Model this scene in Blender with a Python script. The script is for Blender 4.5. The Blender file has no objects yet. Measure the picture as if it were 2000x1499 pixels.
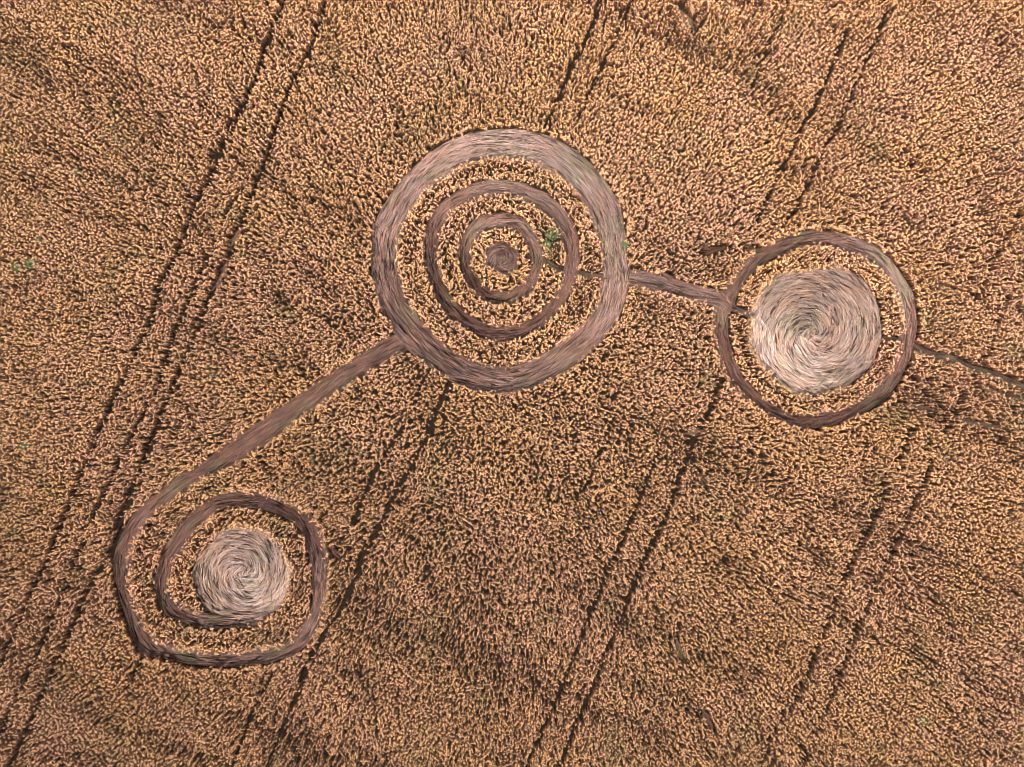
import bpy, math, random
import numpy as np

# ------------------------------------------------------------------ camera, sky, sun, exposure
S = bpy.context.scene
H = 48.0            # height of the drone above the soil, metres
F = 1540.0          # focal length in photo pixels (photo is 2000 wide)
cam = bpy.data.objects.new("camera", bpy.data.cameras.new("camera"))
S.collection.objects.link(cam)
cam.location = (0, 0, H)
cam.rotation_euler = (0, 0, 0)
cam.data.sensor_width = 36.0
cam.data.lens = 36.0 * F / 2000.0
cam.data.clip_end = 2000.0
S.camera = cam

SUN_EL, SUN_AZ = math.radians(56), math.radians(208)      # compass azimuth, +Y is north
W = bpy.data.worlds.new("World")
S.world = W
W.use_nodes = True
nt = W.node_tree
sky = nt.nodes.new("ShaderNodeTexSky")
sky.sky_type = 'NISHITA'
sky.sun_disc = False
sky.sun_elevation = SUN_EL
sky.sun_rotation = SUN_AZ
nt.links.new(sky.outputs[0], nt.nodes["Background"].inputs[0])
nt.nodes["Background"].inputs[1].default_value = 0.05
sl = bpy.data.lights.new("sun", 'SUN')
sl.energy = 5.0
sl.angle = math.radians(0.5)
sl.color = (1.0, 0.93, 0.82)
sun = bpy.data.objects.new("sun", sl)
S.collection.objects.link(sun)
sdir = np.array([math.sin(SUN_AZ) * math.cos(SUN_EL), math.cos(SUN_AZ) * math.cos(SUN_EL), math.sin(SUN_EL)])
from mathutils import Vector
sun.rotation_euler = Vector(sdir).to_track_quat('Z', 'Y').to_euler()
S.view_settings.view_transform = 'Standard'
S.view_settings.look = 'None'
S.view_settings.exposure = 1.5
S.view_settings.gamma = 1.0
S.view_settings.use_curve_mapping = False
S.cycles.filter_width = 0.7          # the photograph is sharply developed
S.cycles.max_bounces = 5
S.cycles.diffuse_bounces = 1

rng = np.random.default_rng(7)
random.seed(7)

# ------------------------------------------------------------------ small helpers
def tag(o, label=None, cat=None, group=None, kind=None):
    if label: o["label"] = label
    if cat: o["category"] = cat
    if group: o["group"] = group
    if kind: o["kind"] = kind
    return o

def obj(name, me, parent=None, mats=()):
    o = bpy.data.objects.new(name, me)
    S.collection.objects.link(o)
    for m in mats: me.materials.append(m)
    if parent: o.parent = parent
    return o

def mesh(name, v, f, mats=None):
    me = bpy.data.meshes.new(name)
    me.from_pydata([tuple(map(float, p)) for p in v], [], f)
    if mats is not None: me.polygons.foreach_set("material_index", mats)
    me.update()
    return me

Z0, Z1 = 0.10, 0.70          # height of the flattened straw, height of the ears

def G(p, z=Z0):
    """photo point -> ground point of something at height z, seen from the drone"""
    p = np.asarray(p, float)
    k = (H - np.asarray(z, float)) / F
    return np.stack([(p[..., 0] - 1000) * k, -(p[..., 1] - 749.5) * k], -1)

def catmull(p, n=8, closed=False):
    p = np.asarray(p, float)
    q = np.vstack([p[-1], p, p[0], p[1]]) if closed else np.vstack([2 * p[0] - p[1], p, 2 * p[-1] - p[-2]])
    out = []
    m = len(p) if closed else len(p) - 1
    for i in range(m):
        a, b, c, d = q[i], q[i + 1], q[i + 2], q[i + 3]
        for t in np.arange(n) / n:
            out.append(.5 * (2 * b + (c - a) * t + (2 * a - 5 * b + 4 * c - d) * t * t + (3 * b - a - 3 * c + d) * t ** 3))
    if not closed: out.append(p[-1])
    return np.array(out)

def resample(p, n, closed=False):
    if closed: p = np.vstack([p, p[:1]])
    s = np.r_[0, np.cumsum(np.hypot(*np.diff(p, axis=0).T))]
    u = np.linspace(0, s[-1], n, endpoint=not closed)
    return np.stack([np.interp(u, s, p[:, 0]), np.interp(u, s, p[:, 1])], -1)

def edge_world(p, into):
    """Traced edge of a lane -> ground. Where the standing crop beyond it leans away from the drone
    its foot is seen (low), where it stands in the way its ears are (high)."""
    r = (p - [1000, 749.5])
    rl = np.hypot(*r.T)[:, None]
    d = np.sum(into * r / np.maximum(rl, 1), 1)
    t = np.clip((d + .35) / .7, 0, 1)
    t = t * t * (3 - 2 * t)
    return G(p, Z1 * .92 * (1 - t) + Z0 * t)

def lattice(shape_seed):
    return np.random.default_rng(shape_seed).random((256, 256))
def noise(x, y, seed):
    L = lattice(seed)
    xi, yi = np.floor(x).astype(int), np.floor(y).astype(int)
    fx, fy = x - xi, y - yi
    fx, fy = fx * fx * (3 - 2 * fx), fy * fy * (3 - 2 * fy)
    g = lambda a, b: L[a & 255, b & 255]
    return (g(xi, yi) * (1 - fx) + g(xi + 1, yi) * fx) * (1 - fy) + (g(xi, yi + 1) * (1 - fx) + g(xi + 1, yi + 1) * fx) * fy
def fbm(x, y, seed, o=3):
    a = 0; s = 0
    for k in range(o):
        a = a + noise(x * 2 ** k + 17 * k, y * 2 ** k + 31 * k, seed + k) * .5 ** k; s += .5 ** k
    return a / s

def inside(pts, poly):
    res = np.zeros(len(pts), bool)
    lo, hi = poly.min(0), poly.max(0)
    idx = np.nonzero(((pts >= lo) & (pts <= hi)).all(1))[0]
    x, y = pts[idx, 0], pts[idx, 1]
    r = np.zeros(len(idx), bool)
    a, b = poly, np.roll(poly, -1, 0)
    for (x1, y1), (x2, y2) in zip(a, b):
        if y1 == y2: continue
        r ^= ((y1 > y) != (y2 > y)) & (x < (x2 - x1) * (y - y1) / (y2 - y1) + x1)
    res[idx] = r
    return res

def dist_line(pts, line, reach):
    """distance to a polyline and arc position along it (inf beyond reach)"""
    d = np.full(len(pts), 1e9); pos = np.zeros(len(pts)); acc = 0
    for a, b in zip(line[:-1], line[1:]):
        lo, hi = np.minimum(a, b) - reach, np.maximum(a, b) + reach
        i = np.nonzero(((pts >= lo) & (pts <= hi)).all(1))[0]
        e = b - a; l = np.hypot(*e)
        if len(i):
            t = np.clip((pts[i] - a) @ e / (l * l), 0, 1)
            q = np.hypot(*(pts[i] - a - t[:, None] * e).T)
            m = q < d[i]
            d[i[m]] = q[m]; pos[i[m]] = acc + t[m] * l
        acc += l
    return d, pos

# ------------------------------------------------------------------ materials
def mat(name):
    m = bpy.data.materials.new(name); m.use_nodes = True
    n = m.node_tree; b = n.nodes["Principled BSDF"]
    return m, n, b

def plant_mat(name, mul, rough=.6, spec=.12):
    """colour = the plant's own tint (per copy) x the kind of tissue x a little variation along it"""
    m, n, b = mat(name)
    a = n.nodes.new("ShaderNodeAttribute"); a.attribute_type = 'INSTANCER'; a.attribute_name = "tint"
    s = n.nodes.new("ShaderNodeAttribute"); s.attribute_type = 'GEOMETRY'; s.attribute_name = "shade"
    v = n.nodes.new("ShaderNodeVectorMath"); v.operation = 'MULTIPLY'; v.inputs[1].default_value = mul
    w = n.nodes.new("ShaderNodeVectorMath"); w.operation = 'MULTIPLY'
    n.links.new(a.outputs["Color"], v.inputs[0]); n.links.new(v.outputs[0], w.inputs[0]); n.links.new(s.outputs["Color"], w.inputs[1])
    n.links.new(w.outputs[0], b.inputs["Base Color"])
    b.inputs["Roughness"].default_value = rough
    b.inputs["Specular IOR Level"].default_value = spec
    return m
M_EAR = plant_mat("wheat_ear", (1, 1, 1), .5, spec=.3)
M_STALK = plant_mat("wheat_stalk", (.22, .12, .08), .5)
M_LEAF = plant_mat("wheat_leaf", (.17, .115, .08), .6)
M_STRAW = plant_mat("flattened_straw", (1, 1, 1), .5, spec=.2)

def soil_mat(name, c1, c2, scale, strength=.6):
    m, n, b = mat(name)
    tc = n.nodes.new("ShaderNodeTexCoord")
    t = n.nodes.new("ShaderNodeTexNoise"); t.inputs["Scale"].default_value = scale; t.inputs["Detail"].default_value = 6
    r = n.nodes.new("ShaderNodeValToRGB")
    r.color_ramp.elements[0].position, r.color_ramp.elements[1].position = .3, .7
    r.color_ramp.elements[0].color, r.color_ramp.elements[1].color = (*c1, 1), (*c2, 1)
    bp = n.nodes.new("ShaderNodeBump"); bp.inputs["Strength"].default_value = strength; bp.inputs["Distance"].default_value = .05
    n.links.new(tc.outputs["Object"], t.inputs["Vector"]); n.links.new(t.outputs["Fac"], r.inputs[0])
    n.links.new(r.outputs[0], b.inputs["Base Color"]); n.links.new(t.outputs["Fac"], bp.inputs["Height"]); n.links.new(bp.outputs[0], b.inputs["Normal"])
    b.inputs["Roughness"].default_value = .95; b.inputs["Specular IOR Level"].default_value = .04
    return m
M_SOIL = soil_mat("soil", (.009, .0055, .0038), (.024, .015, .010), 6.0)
M_RUT = soil_mat("shaded_rut_soil", (.007, .0045, .003), (.019, .0115, .008), 9.0)  # darker than the field soil: deep shade of the tracks put into its colour
M_BED = soil_mat("trodden_straw_bed", (.04, .026, .02), (.10, .066, .052), 14.0)
M_GREEN, n_, b_ = mat("weed_leaf")
b_.inputs["Base Color"].default_value = (.045, .085, .022, 1); b_.inputs["Roughness"].default_value = .5

# ------------------------------------------------------------------ ground
me = mesh("ground", [(-600, -600, 0), (600, -600, 0), (600, 600, 0), (-600, 600, 0)], [(0, 1, 2, 3)])
tag(obj("ground", me, None, [M_SOIL]), "dark brown soil under the wheat crop", "ground", kind="structure")

# ------------------------------------------------------------------ plant pieces that get scattered
def add_tube(V, Fc, Mi, Sh, pts, rad, sides, mi, shade):
    pts = np.asarray(pts, float); base = len(V)
    for i, p in enumerate(pts):
        d = pts[min(i + 1, len(pts) - 1)] - pts[max(i - 1, 0)]
        d /= np.linalg.norm(d) + 1e-9
        u = np.cross(d, [0.31, .2, .93]); u /= np.linalg.norm(u) + 1e-9
        w = np.cross(d, u)
        for k in range(sides):
            a = 2 * math.pi * k / sides
            V.append(p + rad[i] * (math.cos(a) * u + math.sin(a) * w)); Sh.append(shade if np.isscalar(shade) else shade[i])
    for i in range(len(pts) - 1):
        for k in range(sides):
            a, b = base + i * sides + k, base + i * sides + (k + 1) % sides
            Fc.append((a, b, b + sides, a + sides)); Mi.append(mi)

def finish(name, V, Fc, Mi, Sh, mats):
    me = mesh(name, V, Fc, Mi)
    for m in mats: me.materials.append(m)
    at = me.attributes.new("shade", 'FLOAT_COLOR', 'POINT')
    sh = np.array(Sh, np.float32)
    if sh.ndim == 1: sh = np.repeat(sh[:, None], 3, 1)
    at.data.foreach_set("color", np.c_[sh, np.ones(len(sh), np.float32)].astype(np.float32).ravel())
    return bpy.data.objects.new(name, me)          # a source for the scatter, never placed itself

def wheat_tuft(k):
    r = np.random.default_rng(100 + k)
    V, Fc, Mi, Sh = [], [], [], []
    lean = r.normal(0, .03, 2)
    for j in range(r.integers(3, 6)):
        b = r.normal(0, .022, 2); h = r.uniform(.65, .72)
        az = r.uniform(0, 2 * math.pi); out = r.uniform(.004, .03)
        t = b + lean + out * np.array([math.cos(az), math.sin(az)])
        p0, p1, p2 = np.array([*b, 0]), np.array([*(b * .6 + t * .4), h * .55]), np.array([*t, h])
        s = r.uniform(.8, 1.15)
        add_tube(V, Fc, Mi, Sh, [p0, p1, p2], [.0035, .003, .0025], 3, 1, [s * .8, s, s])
        az += r.normal(0, .5)
        droop = r.uniform(.5, 1.5); L = r.uniform(.052, .075)
        hd = np.array([math.cos(az), math.sin(az)])
        q = [p2]; d = .35 * droop
        for i in range(4):
            step = L / 4
            q.append(q[-1] + step * np.array([*(hd * math.sin(d)), math.cos(d)])); d += droop * .32
        wv = r.uniform(.85, 1.15)
        tone = np.array([1, 1, 1]) * r.uniform(.6, 1.3) * np.array([1, r.uniform(.94, 1.04), r.uniform(.8, 1.2)])
        add_tube(V, Fc, Mi, Sh, q, np.array([.008, .018, .0205, .018, .008]) * wv, 4, 0, [tone] * 5)
        for i in range(len(Sh) - 1, -1, -1):               # stalk shades to rgb
            if np.isscalar(Sh[i]): Sh[i] = np.array([Sh[i]] * 3)
            else: break
        for q_ in range(len(Sh)):
            if np.isscalar(Sh[q_]): Sh[q_] = np.array([Sh[q_]] * 3)
        # one dry leaf
        z = r.uniform(.25, .5) * h / .7; a2 = r.uniform(0, 6.28); l = r.uniform(.1, .2)
        c = p0 + (p2 - p0) * z / h; dv = np.array([math.cos(a2), math.sin(a2), 0]); sv = np.array([-dv[1], dv[0], 0]) * .007
        i0 = len(V)
        for (f, zz, ww) in ((0, 0, 1), (.5, .06, 1), (1, -.03, .15)):
            V += [c + dv * l * f + [0, 0, zz] - sv * ww, c + dv * l * f + [0, 0, zz] + sv * ww]; Sh += [np.array([s] * 3)] * 2
        Fc += [(i0, i0 + 1, i0 + 3, i0 + 2), (i0 + 2, i0 + 3, i0 + 5, i0 + 4)]; Mi += [2, 2]
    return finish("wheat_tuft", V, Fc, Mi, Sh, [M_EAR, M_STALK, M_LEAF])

def straw_bundle(k):
    """a sheaf of pressed stalks lying along +X"""
    r = np.random.default_rng(300 + k)
    V, Fc, Mi, Sh = [], [], [], []
    for j in range(12):
        L = r.uniform(.4, .8); x0 = r.uniform(-.45, .1); y0 = r.normal(0, .045); a = r.normal(0, .06); bend = r.normal(0, .05)
        z = r.uniform(0, .05); rise = abs(r.normal(0, .018)); w = r.uniform(.007, .013)
        pts = []
        for t in (0, .33, .67, 1):
            pts.append((x0 + L * t, y0 + L * t * math.sin(a) + bend * t * t, z + rise * 4 * t * (1 - t)))
        s = r.uniform(.32, 1.5); tone = s * np.array([1, r.uniform(.95, 1.05), r.uniform(.9, 1.1)])
        add_tube(V, Fc, Mi, Sh, pts, [w * .8, w, w, w * .5], 3, 0, [tone] * 4)
        if r.random() < .3:                                  # an ear still on the stalk
            e = np.array(pts[-1]); d = (e - np.array(pts[-2])); d /= np.linalg.norm(d)
            et = np.array([1.15, 1.05, .9]) * r.uniform(.8, 1.1)
            add_tube(V, Fc, Mi, Sh, [e, e + d * .03, e + d * .07, e + d * .1], [.005, .015, .013, .003], 4, 0, [et] * 4)
    return finish("straw_bundle", V, Fc, Mi, Sh, [M_STRAW])

TUFTS = [wheat_tuft(k) for k in range(14)]
BUNDLES = [straw_bundle(k) for k in range(10)]

def scatter_group(name, sources):
    g = bpy.data.node_groups.new(name, 'GeometryNodeTree')
    g.interface.new_socket("Geometry", in_out='INPUT', socket_type='NodeSocketGeometry')
    g.interface.new_socket("Geometry", in_out='OUTPUT', socket_type='NodeSocketGeometry')
    N, L = g.nodes, g.links
    gi, go = N.new("NodeGroupInput"), N.new("NodeGroupOutput")
    j = N.new("GeometryNodeGeometryToInstance")
    for s in sources:
        o = N.new("GeometryNodeObjectInfo"); o.inputs["Object"].default_value = s; o.transform_space = 'ORIGINAL'
        t = N.new("GeometryNodeGeometryToInstance"); L.new(o.outputs["Geometry"], t.inputs[0])
        s_ = t
        if not hasattr(scatter_group, 'x'): pass
        s_.name = "variant"
    jn = N.new("GeometryNodeJoinGeometry")
    for n in N:
        if n.bl_idname == "GeometryNodeGeometryToInstance" and n is not j and n.inputs[0].is_linked: L.new(n.outputs[0], jn.inputs[0])
    N.remove(j)
    ip = N.new("GeometryNodeInstanceOnPoints")
    ip.inputs["Pick Instance"].default_value = True
    def attr(nm, ty):
        a = N.new("GeometryNodeInputNamedAttribute"); a.data_type = ty; a.inputs[0].default_value = nm
        return a.outputs[0]
    L.new(gi.outputs[0], ip.inputs["Points"]); L.new(jn.outputs[0], ip.inputs["Instance"])
    L.new(attr("variant", 'INT'), ip.inputs["Instance Index"])
    er = N.new("FunctionNodeEulerToRotation"); L.new(attr("rot", 'FLOAT_VECTOR'), er.inputs[0])
    L.new(er.outputs[0], ip.inputs["Rotation"])
    L.new(attr("scl", 'FLOAT_VECTOR'), ip.inputs["Scale"])
    L.new(ip.outputs[0], go.inputs[0])
    return g
G_WHEAT = scatter_group("wheat_scatter", TUFTS)
G_STRAW = scatter_group("straw_scatter", BUNDLES)

def scatter(name, pos, rot, scl, variant, tint, group, parent=None):
    me = bpy.data.meshes.new(name)
    n = len(pos)
    me.vertices.add(n)
    me.vertices.foreach_set("co", np.asarray(pos, np.float32).ravel())
    for nm, ty, key, arr in (("rot", 'FLOAT_VECTOR', "vector", rot), ("scl", 'FLOAT_VECTOR', "vector", scl)):
        me.attributes.new(nm, ty, 'POINT').data.foreach_set(key, np.asarray(arr, np.float32).ravel())
    me.attributes.new("variant", 'INT', 'POINT').data.foreach_set("value", np.asarray(variant, np.int32))
    me.attributes.new("tint", 'FLOAT_COLOR', 'POINT').data.foreach_set("color", np.c_[tint, np.ones(n)].astype(np.float32).ravel())
    me.update()
    o = obj(name, me, parent)
    m = o.modifiers.new("scatter", 'NODES'); m.node_group = group
    return o

# ------------------------------------------------------------------ traced lanes of the crop circle
def Zm(pts, sc, ox, oy):
    return np.array(pts, float) / sc + [ox, oy]
Z_BIG = lambda p: Zm(p, 2.676, 700, 230)
Z_RGT = lambda p: Zm(p, 3.4065, 1360, 420)
Z_LOW = lambda p: Zm(p, 3.8435, 200, 930)

def ring_edges(outer, inner, n=240):
    c = outer.mean(0)
    def by_angle(p):
        p = catmull(p, 8, True)
        a = np.arctan2(*(p - c).T[::-1]); o = np.argsort(a); a, p = a[o], p[o]
        t = np.linspace(-math.pi, math.pi, n, endpoint=False)
        rr = np.interp(t, np.r_[a - 2 * math.pi, a, a + 2 * math.pi], np.tile(np.hypot(*(p - c).T), 3))
        return c + rr[:, None] * np.stack([np.cos(t), np.sin(t)], -1), np.stack([np.cos(t), np.sin(t)], -1)
    po, d = by_angle(outer); pi, _ = by_angle(inner)
    return edge_world(po, d), edge_world(pi, -d)

BIG_O = Z_BIG([(66,610),(95,530),(190,370),(330,220),(480,120),(640,70),(800,62),(930,78),(1060,125),(1180,210),(1290,330),(1360,460),(1390,590),(1400,700),(1415,800),(1410,900),(1370,1020),(1310,1120),(1210,1230),(1080,1330),(940,1400),(780,1445),(620,1430),(500,1385),(370,1300),(250,1200),(150,1060),(90,910),(66,760)])
BIG_I = Z_BIG([(205,640),(240,540),(300,440),(400,340),(520,265),(640,210),(760,207),(880,220),(1000,275),(1100,350),(1180,440),(1230,540),(1265,660),(1280,780),(1270,880),(1240,990),(1180,1070),(1080,1150),(980,1220),(880,1275),(740,1300),(600,1270),(480,1210),(390,1130),(310,1040),(240,930),(215,820),(200,730)])
MID_O = Z_BIG([(340,720),(345,600),(385,500),(440,440),(520,385),(600,345),(700,325),(800,328),(900,355),(1000,415),(1080,490),(1130,570),(1155,660),(1155,760),(1130,860),(1080,960),(1010,1050),(920,1120),(820,1165),(720,1170),(620,1145),(540,1100),(470,1040),(410,960),(370,860),(345,780)])
MID_I = Z_BIG([(412,700),(420,610),(450,540),(510,470),(590,425),(700,400),(800,405),(880,435),(960,485),(1030,560),(1070,640),(1085,740),(1070,840),(1020,940),(950,1010),(870,1070),(780,1095),(690,1085),(610,1050),(540,990),(480,930),(440,850),(420,770)])
SML_O = Z_BIG([(515,720),(530,640),(570,570),(640,520),(740,500),(830,515),(905,570),(945,650),(965,740),(955,820),(920,890),(870,940),(790,975),(700,975),(620,930),(560,860),(525,790)])
SML_I = Z_BIG([(590,720),(605,650),(650,600),(720,575),(800,575),(850,610),(885,670),(905,740),(895,800),(860,860),(800,905),(720,905),(650,870),(605,810),(590,760)])
DOT = Z_BIG([(655,740),(665,690),(700,660),(750,645),(800,660),(830,690),(840,735),(828,790),(790,822),(740,822),(695,800),(665,775)])
RGT_O = Z_RGT([(120,720),(130,620),(190,510),(240,420),(330,310),(440,220),(560,160),(700,115),(820,105),(950,120),(1080,160),(1200,220),(1310,320),(1390,430),(1440,530),(1460,640),(1465,740),(1450,850),(1420,960),(1360,1080),(1280,1200),(1180,1280),(1060,1340),(950,1385),(830,1415),(680,1420),(580,1385),(460,1320),(350,1240),(250,1140),(190,1040),(145,930),(125,820)])
RGT_I = Z_RGT([(210,700),(240,620),(270,540),(330,440),(420,350),(520,290),(640,235),(760,210),(900,210),(1020,240),(1130,290),(1220,350),(1290,440),(1340,530),(1380,640),(1390,740),(1375,840),(1340,960),(1290,1060),(1210,1150),(1110,1220),(1000,1280),(880,1310),(760,1330),(640,1320),(540,1280),(440,1215),(350,1130),(290,1040),(240,930),(215,830)])
RGT_D = Z_RGT([(370,760),(380,660),(400,580),(450,480),(540,400),(640,375),(760,370),(870,355),(980,360),(1080,420),(1150,500),(1195,580),(1220,680),(1225,780),(1205,880),(1170,970),(1100,1060),(1010,1130),(900,1170),(780,1195),(680,1190),(600,1140),(500,1060),(430,970),(385,870)])
LOW_D = Z_LOW([(690,770),(690,680),(740,600),(810,510),(870,440),(970,390),(1070,390),(1180,420),(1280,500),(1350,590),(1385,700),(1390,800),(1370,900),(1330,980),(1240,1050),(1100,1100),(980,1070),(860,1030),(770,960),(710,870)])
# the long lane that leaves the large ring and winds into the lower left disc: its two edges
LOW_A = np.vstack([[(787,640),(776,652),(740,668),(700,694),(610,752),(530,808),(450,862),(395,905)], Z_LOW([(575,0),(440,110),(300,220),(200,340),(130,480),(95,600),(90,720),(120,880),(170,1020),(220,1180),(290,1310),(400,1350),(500,1370),(650,1410),(800,1425),(950,1430),(1100,1420),(1280,1390),(1420,1340),(1530,1270),(1600,1180),(1640,1050),(1670,900),(1680,720),(1670,560),(1630,430),(1550,310),(1450,240),(1330,180),(1200,135),(1080,115),(960,115),(850,150),(740,210),(640,300),(560,400),(480,520),(430,640),(400,760),(410,880),(450,1000),(520,1060),(620,1100),(720,1130),(850,1140),(1000,1135),(1100,1130),(1190,1100)])])
LOW_B = np.vstack([[(806,668),(790,684),(755,706),(718,728),(632,782),(560,836),(478,893),(420,925)], Z_LOW([(760,0),(650,90),(500,190),(400,260),(320,340),(260,430),(210,530),(190,640),(180,760),(195,860),(230,980),(280,1090),(350,1190),(430,1260),(520,1290),(640,1310),(750,1330),(900,1340),(1050,1330),(1200,1310),(1330,1280),(1430,1210),(1500,1120),(1560,1000),(1580,880),(1575,740),(1550,580),(1510,440),(1440,350),(1330,290),(1200,250),(1060,230),(930,235),(830,280),(740,360),(660,440),(590,560),(520,640),(490,760),(480,870),(520,930),(620,1010),(740,1040),(850,1040),(950,1020),(1050,1010),(1150,1000)])])
CON_A = np.array([(1185,528),(1209,525),(1232,528),(1265,532),(1295,540),(1332,550),(1370,560),(1407,568),(1414,573)], float)
CON_B = np.array([(1188,556),(1212,553),(1230,554),(1262,563),(1300,573),(1338,584),(1370,590),(1400,596),(1408,600)], float)

def lane_edges(A, B, n):
    """A and B run the same way; pair them by the nearest arc position"""
    a, b = catmull(A, 6), catmull(B, 6)
    if len(A) != len(B):
        a, b = resample(a, n), resample(b, n)
        # re-pair: for every centre point the nearest point of each edge, kept monotone
        for _ in range(3):
            c = (a + b) / 2
            fa, fb = resample(catmull(A, 6), 1600), resample(catmull(B, 6), 1600)
            def near(f, c):
                k = np.zeros(len(c), int); last = 0
                for i, p in enumerate(c):
                    w = f[last:last + 80]
                    last = last + int(np.argmin(np.sum((w - p) ** 2, 1))); k[i] = last
                return f[k]
            c = resample(c, n)
            a, b = near(fa, c), near(fb, c)
    d = a - b; d /= np.hypot(*d.T)[:, None] + 1e-9
    return edge_world(a, d), edge_world(b, -d)

big = ring_edges(BIG_O, BIG_I); mid = ring_edges(MID_O, MID_I); sml = ring_edges(SML_O, SML_I); rgt = ring_edges(RGT_O, RGT_I)
lowlane = lane_edges(LOW_A, LOW_B, 420); conlane = lane_edges(CON_A, CON_B, 60)
def disc_edge(p):
    c = p.mean(0); q = catmull(p, 8, True); d = q - c; d /= np.hypot(*d.T)[:, None]
    return edge_world(q, d)
dot, rdisc, ldisc = disc_edge(DOT), disc_edge(RGT_D), disc_edge(LOW_D)

def lane_poly(e): return np.vstack([e[0], e[1][::-1]])

# wheel tracks and trodden trails (photo points)
TRACKS = [
 ("left pair, its western line, running past the left edge of the large spiral", [(585,-60),(550,15),(530,65),(500,150),(470,215),(440,272),(415,340),(385,395),(370,440),(345,500),(318,552),(295,625),(265,690),(250,725),(215,795),(165,915),(130,1000),(95,1090),(65,1150),(35,1220),(-40,1390)], .36, .75),
 ("left pair, its eastern line, ending under the lower left loop", [(650,-60),(625,45),(590,132),(575,155),(545,235),(525,300),(505,350),(490,390),(465,460),(450,505),(435,540),(410,580),(395,620),(375,670),(350,725)], .36, .75),
 ("dark line continuing straight to the bottom left corner", [(350,725),(300,850),(275,915),(245,985),(220,1070),(175,1150),(135,1240),(100,1315),(65,1400),(20,1500),(-10,1570)], .42, .85),
 ("faint middle line between two stronger tracks on the left", [(475,365),(445,415),(410,500),(380,560),(350,635),(325,700),(310,745),(240,890),(215,940),(150,1090),(120,1165),(85,1250),(20,1390),(-20,1480)], .30, .6),
 ("dark straight line from the top edge down to the large ring", [(1195,-60),(1165,30),(1140,90),(1120,125),(1095,185),(1065,250)], .34, .85),
 ("faint line from the top edge beside a darker one above the large ring", [(1260,-60),(1235,0),(1195,90),(1165,150),(1145,195),(1125,240)], .24, .5),
 ("line leaving the bottom of the large ring towards the lower left loop", [(836,725),(815,770),(795,820),(770,860),(745,900),(720,950),(690,1020),(650,1080),(632,1120)], .34, .72),
 ("line that comes out below the lower left loop to the bottom edge", [(535,1310),(500,1375),(465,1465),(430,1560)], .26, .62),
 ("long line from below the large ring past the right of the lower left loop", [(885,735),(860,790),(815,890),(775,960),(735,1040),(710,1085),(685,1150),(640,1230),(605,1285),(585,1345),(520,1500),(490,1570)], .36, .74),
 ("line from the bottom left of the right ring to the bottom edge", [(1412,735),(1389,790),(1354,865),(1320,950),(1306,993),(1277,1052),(1245,1121),(1213,1206),(1187,1270),(1165,1324),(1128,1403),(1096,1489),(1070,1560)], .36, .74),
 ("central line running beside its twin to the bottom edge", [(1197,812),(1160,913),(1135,965)], .25, .5),
 ("line just west of its twin, ending at the bottom edge centre", [(1285,885),(1245,982),(1208,1068),(1181,1126),(1144,1222),(1112,1307),(1075,1387),(1032,1489),(1005,1560)], .33, .72),
 ("western line of the lower right pair below the right ring", [(1784,833),(1752,902),(1714,988),(1677,1068),(1645,1137),(1608,1233),(1587,1286),(1549,1371),(1512,1420),(1470,1540)], .30, .66),
 ("eastern line of the lower right pair", [(1880,769),(1853,828),(1816,908),(1789,966),(1757,1041),(1720,1116),(1688,1190),(1650,1286),(1613,1377),(1581,1451),(1545,1560)], .30, .64),
 ("short line near the right edge beside the right ring", [(2060,400),(1994,541),(1962,589),(1941,641),(1920,704),(1895,745)], .26, .55),
 ("faint line entering from the right edge above the foot trail", [(2040,300),(1999,394),(1967,457),(1930,526),(1905,590)], .24, .5),
 ("western line of the upper right pair above the right ring", [(1720,-60),(1660,50),(1630,115),(1594,200),(1562,257),(1536,315),(1499,383),(1478,430)], .30, .66),
 ("eastern line of the upper right pair reaching the right ring", [(1765,-60),(1737,3),(1705,88),(1681,139),(1655,203),(1628,261),(1612,283),(1585,341),(1569,373),(1540,430)], .33, .78),
 ("short broken line near the top right of the field", [(1545,-30),(1530,26),(1504,79),(1494,110),(1470,165)], .24, .55),
 ("short line below the lower left loop", [(282,1280),(270,1300),(255,1340)], .26, .7),
]
TRAILS = [
 ("narrow trodden foot trail from the right ring to the right edge of the field", [(1783,672),(1800,683),(1827,694),(1856,699),(1872,706),(1896,718),(1928,727),(1952,736),(1992,752),(2050,775)], .36, 0),
 ("short curved foot trail inside the large spiral crossing two rings", [(1030,503),(1050,505),(1067,510),(1085,522),(1105,529),(1130,532),(1150,537),(1185,541)], .26, 0),
 ("small foot trail crossing the crop between right ring and right disc on its east", [(1712,659),(1728,662),(1750,662),(1765,668)], .24, 0),
 ("small foot trail from the right ring towards the disc on its west", [(1422,597),(1440,604),(1466,614)], .28, 0),
 ("thin foot trail below the long one at the right edge", [(1925,754),(1944,766),(1976,774),(2030,780)], .22, 0),
 ("short thin foot trail low on the right side of the field", [(1872,818),(1904,826),(1928,831),(1960,838)], .2, 0),
 ("short thin foot trail below the right ring", [(1776,790),(1795,796),(1813,798)], .2, 0),
 ("short thin foot trail above the long one on the right", [(1836,557),(1865,567),(1899,578)], .2, 0),
]
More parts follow.
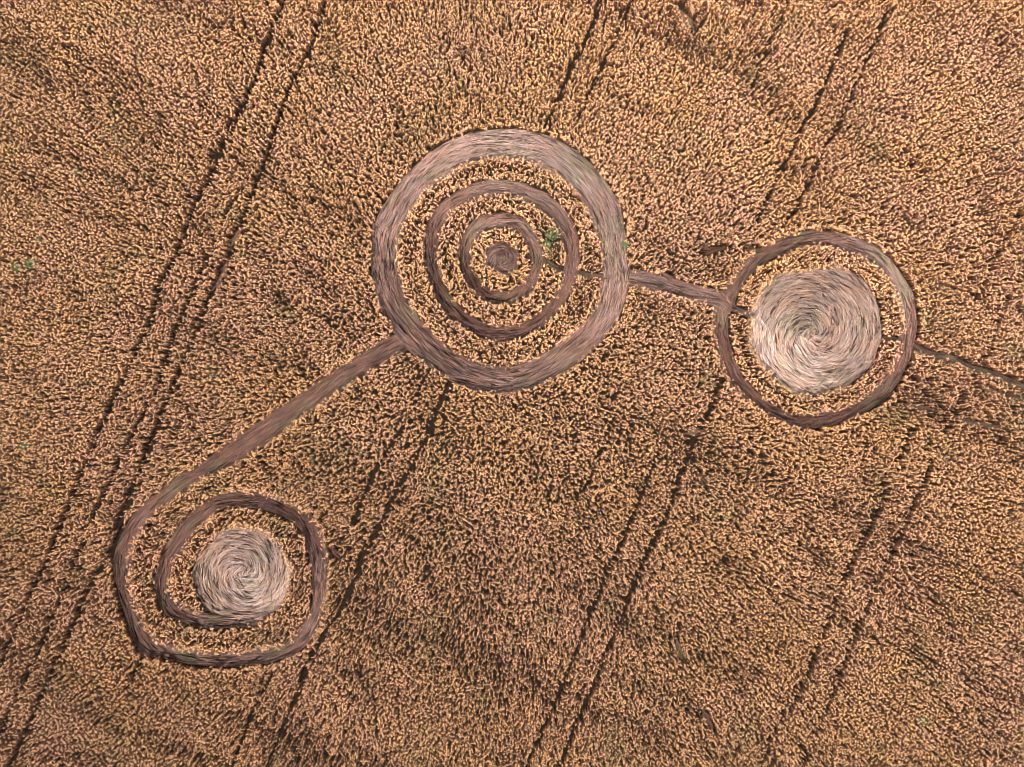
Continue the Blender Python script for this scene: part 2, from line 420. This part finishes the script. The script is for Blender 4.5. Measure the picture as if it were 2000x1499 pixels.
LODGED = [   # photo ends of knocked-down patches: root end, tip end, width m
 ("dark knocked-down tuft lying alone near the top edge", (1328,18), (1356,58), .42),
 ("dark fan of knocked-down stalks left of the right ring", (1412,485), (1373,493), .5),
 ("small knocked-down tuft touching the upper left of the right ring", (1492,492), (1452,482), .34),
 ("thin reddish arc of knocked-down stalks on a wheel track", (1335,848), (1374,842), .2),
 ("small dark knocked-down tuft near the bottom right centre", (1372,1383), (1392,1424), .3),
 ("dark slit of fallen stalks right of the bottom centre", (1320,1238), (1329,1290), .22),
 ("short bent slit of fallen stalks below the reddish arc", (1361,916), (1374,948), .22),
 ("black hollow in the crop above the lane between ring and right ring", (1300,536), (1314,546), .4),
 ("knocked-down tuft on the left wheel track", (468,448), (455,474), .34),
 ("dark fallen tuft on the left track further down", (441,514), (414,580), .28),
 ("small dark hollow beside the right of the lower left loop", (645,1072), (660,1086), .36),
]
tr_w = [(G(catmull(p, 5), .4), w, dens) for _, p, w, dens in TRACKS]
tl_w = [(G(catmull(p, 5), .3), w) for _, p, w, _ in TRAILS]
lo_w = [(G(np.array([a, b]), .25), w) for _, a, b, w in LODGED]

# ------------------------------------------------------------------ flattened lanes, each its own thing
def strip_mesh(name, A, B, closed, m=5):
    """a bed with a slightly crowned, bumpy top and sides reaching the soil"""
    n = len(A); V, Fc = [], []
    for i in range(n):
        d = (B[i] - A[i]); w = np.hypot(*d) + 1e-9
        row = [(*(A[i] - d / w * .05), .0)]
        for k in range(m):
            t = k / (m - 1); p = A[i] + d * t
            row.append((*p, .030 + .022 * noise(np.array([p[0] * 5]), np.array([p[1] * 5]), 5)[0]))
        row.append((*(B[i] + d / w * .05), .0))
        V += row
    c = m + 2
    for i in range(n if closed else n - 1):
        j = (i + 1) % n
        for k in range(c - 1): Fc.append((i * c + k, i * c + k + 1, j * c + k + 1, j * c + k))
    return mesh(name, V, Fc)

def disc_mesh(name, E, c, rings=10):
    n = len(E); V = [(*c, .045)]; Fc = []
    for r in range(1, rings + 1):
        for p in E:
            q = c + (p - c) * r / rings
            V.append((*q, .030 + .022 * noise(np.array([q[0] * 5]), np.array([q[1] * 5]), 5)[0]))
    for p in E: V.append((*(c + (p - c) * 1.01), 0))
    for i in range(n): Fc.append((0, 1 + i, 1 + (i + 1) % n))
    for r in range(rings):
        for i in range(n):
            a, b = 1 + r * n + i, 1 + r * n + (i + 1) % n
            Fc.append((a, a + n, b + n, b))
    return mesh(name, V, Fc)

def straw_tint(pos, base, seed, green=.12, dark=.12):
    n = len(pos)
    r = np.random.default_rng(seed)
    base = np.array(base)
    v = .72 + .56 * fbm(pos[:, 0] * .9, pos[:, 1] * .9, seed, 3) + r.normal(0, .16, n)
    c = base[None] * v[:, None]
    hue = fbm(pos[:, 0] * 1.3 + 9, pos[:, 1] * 1.3, seed + 7, 2) - .5 + r.normal(0, .22, n)
    c *= np.stack([1 + .16 * hue, 1 - .02 * hue, 1 - .20 * hue], -1)
    g = np.clip((fbm(pos[:, 0] * .8 + 40, pos[:, 1] * .8, seed + 11, 3) - .56) * 6, 0, 1) * r.random(n)
    c = c * (1 - .55 * g[:, None]) + np.array([.13, .15, .075]) * (.55 * g[:, None])
    dk = r.random(n) < dark
    c[dk] *= r.uniform(.3, .7, dk.sum())[:, None]
    return np.clip(c, .012, .9)

def lay_straw(name, pos, ang, base, seed, parent, scale=1.0, zr=(.02, .10), pitch=.06, dark=.25):
    r = np.random.default_rng(seed); n = len(pos)
    z = r.uniform(*zr, n)
    rot = np.stack([r.normal(0, .15, n), r.normal(-.02, pitch, n), ang], -1)
    tint = straw_tint(pos, base, seed, dark=0)
    dk = r.random(n) < dark
    tint[dk] *= r.uniform(.05, .35, dk.sum())[:, None]  # narrow sheaves tinted almost black to imitate shaded gaps between stalks
    s = scale * r.uniform(.75, 1.2, n)
    sy = r.uniform(.5, .85, n); sy[dk] *= .4; s[dk] *= .75
    z = np.where(dk, z + .035, z)
    scl = np.stack([s, s * sy, s * r.uniform(.8, 1.3, n)], -1)
    o = scatter(name, np.c_[pos, z], rot, scl, r.integers(0, len(BUNDLES), n), tint, G_STRAW, parent)
    o["kind"] = "stuff"
    return o

def fill_lane(A, B, closed, density, seed, wobble=.06):
    r = np.random.default_rng(seed)
    if closed: A, B = np.vstack([A, A[:1]]), np.vstack([B, B[:1]])
    C = (A + B) / 2; w = np.hypot(*(A - B).T); seg = np.hypot(*np.diff(C, axis=0).T)
    area = seg * (w[:-1] + w[1:]) / 2
    n = int(area.sum() * density)
    i = r.choice(len(seg), n, p=area / area.sum()); t = r.random(n)[:, None]
    u = (.5 + (r.random(n) - .5) * np.clip(1 - .05 / w[i], .3, 1))[:, None]
    a = A[i] * (1 - t) + A[i + 1] * t; b = B[i] * (1 - t) + B[i + 1] * t
    pos = a * (1 - u) + b * u
    dA, dB = A[i + 1] - A[i], B[i + 1] - B[i]
    d = dA * (1 - u) + dB * u
    ang = np.arctan2(d[:, 1], d[:, 0]) + r.normal(0, wobble, n)
    ang += .35 * (fbm(pos[:, 0] * .7, pos[:, 1] * .7, seed + 3, 2) - .5)
    return pos, ang

def fill_disc(E, c, density, seed, tilt0=1.05, tilt1=.10, wobble=.12):
    """stalks combed in a whirl: outward at the middle, nearly round at the rim"""
    r = np.random.default_rng(seed)
    lo, hi = E.min(0), E.max(0)
    n = int(np.prod(hi - lo) * density)
    p = lo + r.random((n, 2)) * (hi - lo); p = p[inside(p, E)]
    d = p - c; rad = np.hypot(*d.T); R = np.hypot(*(E - c).T).mean()
    tilt = tilt1 + (tilt0 - tilt1) * np.exp(-rad / R * 5.5)
    ang = np.arctan2(d[:, 1], d[:, 0]) + math.pi / 2 - tilt + r.normal(0, wobble, len(p))
    ang += .5 * (fbm(p[:, 0] * .8, p[:, 1] * .8, seed + 3, 2) - .5)
    loose = r.random(len(p)) < .22
    ang[loose] += r.normal(0, .42, loose.sum())
    return p, ang

def thing_bed(name, me, label, cat, group=None):
    o = obj(name, me, None, [M_BED]); tag(o, label, cat, group)
    return o

PALE, MAUVE, BRIGHT, BROWN = (.215, .130, .110), (.145, .078, .063), (.355, .242, .203), (.19, .110, .092)
DENS = 46
rings = "flattened rings and lanes of the crop circle"
t = thing_bed("flattened_ring", strip_mesh("flattened_ring", *big, True, 7), "widest flattened straw ring around the spiral in the middle of the field", "crop ring", rings)
lay_straw("flattened_straw", *fill_lane(*big, True, DENS, 21), PALE, 21, t)
t = thing_bed("flattened_ring", strip_mesh("flattened_ring", *mid, True), "narrow flattened ring inside the widest ring, around a smaller ring", "crop ring", rings)
lay_straw("flattened_straw", *fill_lane(*mid, True, DENS, 22), MAUVE, 22, t)
t = thing_bed("flattened_ring", strip_mesh("flattened_ring", *sml, True), "smallest flattened ring, right around the little straw whirl", "crop ring", rings)
lay_straw("flattened_straw", *fill_lane(*sml, True, DENS, 23, .14), MAUVE, 23, t)
t = thing_bed("flattened_ring", strip_mesh("flattened_ring", *rgt, True), "thin flattened ring around the big pale disc on the right", "crop ring", rings)
lay_straw("flattened_straw", *fill_lane(*rgt, True, DENS, 24), MAUVE, 24, t)
t = thing_bed("flattened_lane", strip_mesh("flattened_lane", *lowlane, False), "long flattened lane from the widest ring winding twice round the lower left disc", "crop lane", rings)
lay_straw("flattened_straw", *fill_lane(*lowlane, False, DENS, 25), MAUVE, 25, t)
t = thing_bed("flattened_lane", strip_mesh("flattened_lane", *conlane, False), "short flattened lane joining the widest ring to the right ring", "crop lane", rings)
lay_straw("flattened_straw", *fill_lane(*conlane, False, DENS, 26), MAUVE, 26, t)
dg = "flattened discs of whirled straw"
for E, cpx, lab, seed, base, sc in ((dot, (981,508), "tiny whirl of brown straw at the centre of the spiral rings", 31, BROWN, .62),
                                    (rdisc, (1588,652), "largest pale disc of whirled straw inside the right ring", 32, BRIGHT, 1.0),
                                    (ldisc, (474,1117), "medium pale disc of whirled straw at the end of the winding lane, lower left", 33, BRIGHT, .95)):
    c = G(np.array(cpx, float))
    t = thing_bed("flattened_disc", disc_mesh("flattened_disc", E, c, 10), lab, "crop disc", dg)
    p, a = fill_disc(E, c, DENS * (1.6 if sc < .7 else 1.1), seed)
    lay_straw("flattened_straw", p, a, base, seed, t, sc, (.02, .13), pitch=.08, dark=.24)

# ------------------------------------------------------------------ standing wheat
TR = math.radians(113)                                      # drill rows run with the wheel tracks
ax, ay = np.array([math.cos(TR), math.sin(TR)]), np.array([-math.sin(TR), math.cos(TR)])
XM, YM = 37.5, 29.0
ROW, STEP = .136, .138
u = np.arange(-54, 54, ROW); v = np.arange(-54, 54, STEP)
U, Vv = np.meshgrid(u, v)
Vv = Vv + rng.random(U.shape[1])[None] * STEP
P = np.c_[U.ravel() + rng.normal(0, .05, U.size), Vv.ravel() + rng.uniform(-.6, .6, U.size) * STEP]
P = P[:, :1] * ay[None] + P[:, 1:] * ax[None]
P = P[(np.abs(P[:, 0]) < XM) & (np.abs(P[:, 1]) < YM)]
n = len(P)
# thin and thick patches: broad bands across the rows, finer streaks along them
al, ac = P @ ax, P @ ay
bd = np.array([math.cos(math.radians(-24)), math.sin(math.radians(-24))]); bq = np.array([-bd[1], bd[0]])
band = fbm(P @ bd * .035, P @ bq * .34, 61, 3)
patch = fbm(P[:, 0] * .45, P[:, 1] * .45, 71, 3)
fine = fbm(P @ bd * .07, P @ bq * 1.2, 65, 2)
streak = fbm(al * .12, ac * 1.6, 81, 2)
thin = np.clip((.5 - band) * .8 + (.5 - patch) * .4 + (.5 - streak) * .9 + (.5 - fine) * 1.1, -1, 1)
keep = rng.random(n) > np.clip(.13 + .42 * thin, .02, .42)
q = P + rng.normal(0, .02, (n, 2))                           # ragged edges
on_big, on_mid, on_sml = (inside(q, lane_poly_) for lane_poly_ in (big[0], mid[0], sml[0]))
in_big, in_mid, in_sml = (inside(q, e[1]) for e in (big, mid, sml))
on_rgt, in_rgt, on_rd, on_ld, on_dot = inside(q, rgt[0]), inside(q, rgt[1]), inside(q, rdisc), inside(q, ldisc), inside(q, dot)
lane = np.zeros(n, bool)
for e in (lowlane, conlane):
    A, B = e
    for i in range(0, len(A) - 1, 6):
        j = min(i + 6, len(A) - 1)
        lane |= inside(q, np.vstack([A[i:j + 1], B[i:j + 1][::-1]]))
flat = (on_big & ~in_big) | (on_mid & ~in_mid) | (on_sml & ~in_sml) | (on_rgt & ~in_rgt) | on_rd | on_ld | on_dot | lane
bare = np.zeros(n, bool)
for line, w, dn in tr_w:
    d, s = dist_line(P, line, .6)
    wn = w * (.6 + .45 * noise(s * .9, s * 0 + w * 97, 91))
    gap = noise(s * .35 + 5, s * 0 + w * 53, 95) < .52 + .46 * dn
    bare |= (d * rng.uniform(.8, 1.35, n) < wn * .48) & gap & (rng.random(n) < .93)
for line, w in tl_w:
    d, s = dist_line(P, line, .6)
    bare |= d < w * (.45 + .25 * noise(s * 1.5, s * 0 + w * 31, 97))
for line, w in lo_w:
    d, s = dist_line(P, line, .8)
    bare |= d < w * .55
# how near the flattened lanes: edge plants lean out over them
cell = .1
gx, gy = ((P[:, 0] + XM) / cell).astype(int), ((P[:, 1] + YM) / cell).astype(int)
NX, NY = int(2 * XM / cell) + 2, int(2 * YM / cell) + 2
cnt = np.zeros((NX, NY)); hit = np.zeros((NX, NY))
np.add.at(cnt, (gx, gy), 1); np.add.at(hit, (gx, gy), flat)
def blur(a, k):
    for axis in (0, 1):
        c = np.cumsum(np.pad(a, [(k + 1, k) if i == axis else (0, 0) for i in (0, 1)]), axis)
        a = (np.take(c, range(2 * k + 1, c.shape[axis]), axis) - np.take(c, range(0, c.shape[axis] - 2 * k - 1), axis)) / (2 * k + 1)
    return a
ratio = blur(blur(hit, 3), 2) / (blur(blur(cnt, 3), 2) + 1e-6)
gxr, gyr = np.gradient(ratio)
near = ratio[gx, gy]; keep = (keep | ((near > .12) & (rng.random(n) < .95))) & ~flat & ~bare & (near < .43); gdir = np.stack([gxr[gx, gy], gyr[gx, gy]], -1); gl = np.hypot(*gdir.T)[:, None] + 1e-9
gdir = gdir / gl

idx = np.nonzero(keep)[0]
rim = idx[(near[idx] > .10) & (rng.random(len(idx)) < .8)]     # extra plants added to build up the lit rim, ears at several heights
n0 = len(idx); idx = np.r_[idx, rim]
p = P[idx]; m = len(idx)
p[n0:] += rng.normal(0, .035, (m - n0, 2))
wind = 2.2 * (fbm(p[:, 0] * .12, p[:, 1] * .12, 101, 2) - .5) * math.pi + math.radians(-20)
lean = np.stack([np.cos(wind), np.sin(wind)], -1) * .03 + rng.normal(0, .06, (m, 2))
lean += gdir[idx] * (np.clip(near[idx], 0, .6) * rng.uniform(-.1, .6, m))[:, None]
# rotation that tips +Z towards 'lean', random heading about the stalk
mag = np.hypot(*lean.T); phi = np.arctan2(lean[:, 1], lean[:, 0])
# Euler XYZ for Rz(phi) Ry(mag) Rz(psi)
psi = rng.uniform(0, 2 * math.pi, m)
cp, sp, cm, sm, cs, ss = np.cos(phi), np.sin(phi), np.cos(mag), np.sin(mag), np.cos(psi), np.sin(psi)
R20 = -sm * cs; R21 = sm * ss; R22 = cm
R10 = sp * cm * cs + cp * ss; R00 = cp * cm * cs - sp * ss
rot = np.stack([np.arctan2(R21, R22), -np.arcsin(np.clip(R20, -1, 1)), np.arctan2(R10, R00)], -1)
hgt = .98 + .08 * (fbm(p[:, 0] * .5, p[:, 1] * .5, 111, 3) - .5) - .05 * np.clip(thin[idx], 0, 1) + rng.normal(0, .045, m)
hgt[n0:] *= rng.uniform(.7, 1.0, m - n0)
wid = rng.uniform(.85, 1.2, m) * (1 - .18 * np.clip(thin[idx] * 1.6, 0, 1))
scl = np.stack([wid, wid, hgt], -1)
# colour of the plants themselves: cream to ochre to pinkish, greener where thin
h = rng.normal(0, .5, m) + 1.5 * (fbm(p[:, 0] * .3, p[:, 1] * .3, 121, 3) - .5)
cream, ochre, pink = np.array([.82, .485, .265]), np.array([.80, .43, .165]), np.array([.80, .43, .285])
k1, k2 = np.clip(h, 0, 1)[:, None], np.clip(-h, 0, 1)[:, None]
tint = cream * (1 - k1 - k2) + ochre * k1 + pink * k2
tint *= (.42 + .74 * rng.random(m) ** .7)[:, None]
gr = np.clip((fbm(p[:, 0] * .5 + 70, p[:, 1] * .5, 131, 3) - .6) * 5 + .5 * np.clip(thin[idx] - .2, 0, 1), 0, 1) * (rng.random(m) < .4)
c0 = G(np.array([1083, 462.]), .6)
gr = np.maximum(gr, np.clip(1.3 - np.hypot(*(p - c0).T) / 1.1, 0, 1) * (rng.random(m) < .75))
tint = tint * (1 - .6 * gr[:, None]) + np.array([.17, .20, .07]) * (.6 * gr[:, None])
var = rng.integers(0, len(TUFTS), m)

def wheat(name, sel, label):
    o = scatter(name, np.c_[p[sel], np.zeros(sel.sum())], rot[sel], scl[sel], var[sel], tint[sel], G_WHEAT)
    tag(o, label, "wheat", kind="stuff")
a1 = in_big[idx] & ~on_mid[idx]; a2 = in_mid[idx] & ~on_sml[idx]; a3 = in_sml[idx]; a4 = in_rgt[idx]
wheat("standing_wheat", a1, "band of standing wheat between the widest ring and the narrow ring inside it")
wheat("standing_wheat", a2, "band of standing wheat between the narrow ring and the smallest ring")
wheat("standing_wheat", a3, "small band of standing wheat around the tiny central whirl")
wheat("standing_wheat", a4, "band of standing wheat between the right ring and its pale disc")
wheat("wheat_field", ~(a1 | a2 | a3 | a4), "golden ripe wheat field standing around the crop circle figures")

# ------------------------------------------------------------------ wheel tracks (shallow ruts) and trodden trails
def rut_mesh(name, line, w):
    V, Fc = [], []
    d = np.gradient(line, axis=0); d /= np.hypot(*d.T)[:, None] + 1e-9; nr = np.stack([-d[:, 1], d[:, 0]], -1)
    prof = ((-.75, .002), (-.5, .045), (-.3, .012), (.3, .012), (.5, .045), (.75, .002))
    for i, q in enumerate(line):
        for o, z in prof: V.append((*(q + nr[i] * o * w), z + (.012 * random.random() if z > .01 else 0)))
    c = len(prof)
    for i in range(len(line) - 1):
        for k in range(c - 1): Fc.append((i * c + k, i * c + k + 1, (i + 1) * c + k + 1, (i + 1) * c + k))
    return mesh(name, V, Fc)
for (lab, *_), (line, w, _) in zip(TRACKS, tr_w):
    o = obj("wheel_track", rut_mesh("wheel_track", line, w), None, [M_RUT])
    tag(o, "dark wheel track in the wheat, " + lab if False else lab.split(",")[0] if False else lab, "wheel track", "wheel tracks through the wheat", "structure")
for k, ((lab, *_), (line, w)) in enumerate(zip(TRAILS, tl_w)):
    d = np.gradient(line, axis=0); d /= np.hypot(*d.T)[:, None] + 1e-9; nr = np.stack([-d[:, 1], d[:, 0]], -1)
    A, B = line + nr * w * .5, line - nr * w * .5
    t = obj("foot_trail", strip_mesh("foot_trail", A, B, False, 3), None, [M_BED]); tag(t, lab, "trail", "trodden foot trails")
    lay_straw("flattened_straw", *fill_lane(A, B, False, 40, 400 + k), (.10, .058, .042), 400 + k, t, .8, dark=.3)  # brown trodden straw, tint lowered further to include shade from the crop
def lens_mesh(name, a, b, w):
    d = b - a; l = np.hypot(*d); d /= l; nr = np.array([-d[1], d[0]]); V, Fc = [], []
    for i in range(9):
        t_ = i / 8; ww = w * .5 * math.sin(math.pi * (.12 + .8 * t_)) ; q = a + d * l * t_
        V += [(*(q + nr * ww), .004), (*q, .03), (*(q - nr * ww), .004)]
    for i in range(8):
        for k in (0, 1): Fc.append((i * 3 + k, i * 3 + k + 1, i * 3 + k + 4, i * 3 + k + 3))
    return mesh(name, V, Fc)
for k, ((lab, *_), (line, w)) in enumerate(zip(LODGED, lo_w)):
    a, b = line
    t = obj("lodged_stalks", lens_mesh("lodged_stalks", a, b, w), None, [M_RUT]); tag(t, lab, "fallen wheat", "patches of fallen wheat")
    r = np.random.default_rng(500 + k); d = b - a; l = np.hypot(*d); n_ = int(10 + 26 * l * w * 2)
    tt = r.random(n_); nr = np.array([-d[1], d[0]]) / l
    fan = r.normal(0, 1, n_) * .22 * w
    pos = a + d * (tt * .75)[:, None] + nr * (fan * (.5 + tt))[:, None]
    ang = math.atan2(d[1], d[0]) + fan / max(w, .2) * .8 + r.normal(0, .12, n_)
    o = lay_straw("fallen_straw", pos, ang, (.13, .06, .038), 500 + k, t, .75, (.03, .22), .2, dark=.35)  # reddish brown stalks, with the shade of the deep gap in their tint

# ------------------------------------------------------------------ green weeds
def weed_mesh(name, seed, leaves, rad, h):
    r = np.random.default_rng(seed); V, Fc = [], []
    for i in range(leaves):
        a = r.uniform(0, 6.28); rr = rad * math.sqrt(r.random()); c = np.array([rr * math.cos(a), rr * math.sin(a), h * r.uniform(.6, 1)])
        az = r.uniform(0, 6.28); d = np.array([math.cos(az), math.sin(az), r.uniform(-.2, .4)]); s = np.array([-d[1], d[0], .1]); l, w = r.uniform(.06, .12), r.uniform(.015, .03)
        k = len(V); V += [c - d * l * .5, c + s * w, c + d * l * .6, c - s * w]; Fc.append((k, k + 1, k + 2, k + 3))
    return mesh(name, V, Fc)
def stem_mesh(name, seed, count, rad, h):
    r = np.random.default_rng(seed); V, Fc, Mi, Sh = [], [], [], []
    for i in range(count):
        a = r.uniform(0, 6.28); rr = rad * math.sqrt(r.random()); p1 = np.array([rr * math.cos(a), rr * math.sin(a), h * .9])
        add_tube(V, Fc, Mi, Sh, [p1 * [.4, .4, 0], p1], [.006, .004], 3, 0, 1.0)
    return mesh(name, V, Fc)
WEEDS = [((147,334), .22, .72, "lone bright green weed in the wheat on the far left"),
         ((76,470), .18, .70, "small green weed above a larger weed clump near the left edge"),
         ((60,515), .32, .74, "largest green weed clump near the left edge of the field"),
         ((33,522), .24, .66, "darker weed clump at the left edge beside a larger one"),
         ((1079,458), .36, .60, "dark green weed patch between the narrow ring and the smallest ring"),
         ((1068,478), .26, .56, "small weed under the dark green patch inside the narrow ring"),
         ((1803,1408), .3, .6, "dull green weed in the wheat at the lower right"),
         ((46,871), .2, .68, "single green weed in the wheat left of the winding lane"),
         ((1221,478), .2, .62, "green weed at the right edge of the widest ring")]
for k, (px, r_, h_, lab) in enumerate(WEEDS):
    c = G(np.array(px, float), h_ * .8)
    t = bpy.data.objects.new("green_weed", None); S.collection.objects.link(t); t.location = (c[0], c[1], 0)
    tag(t, lab, "weed", "green weeds in the wheat")
    obj("foliage", weed_mesh("foliage", 600 + k, int(420 * r_), r_, h_), t, [M_GREEN])
    obj("stem", stem_mesh("stem", 700 + k, 7, r_, h_), t, [M_GREEN])
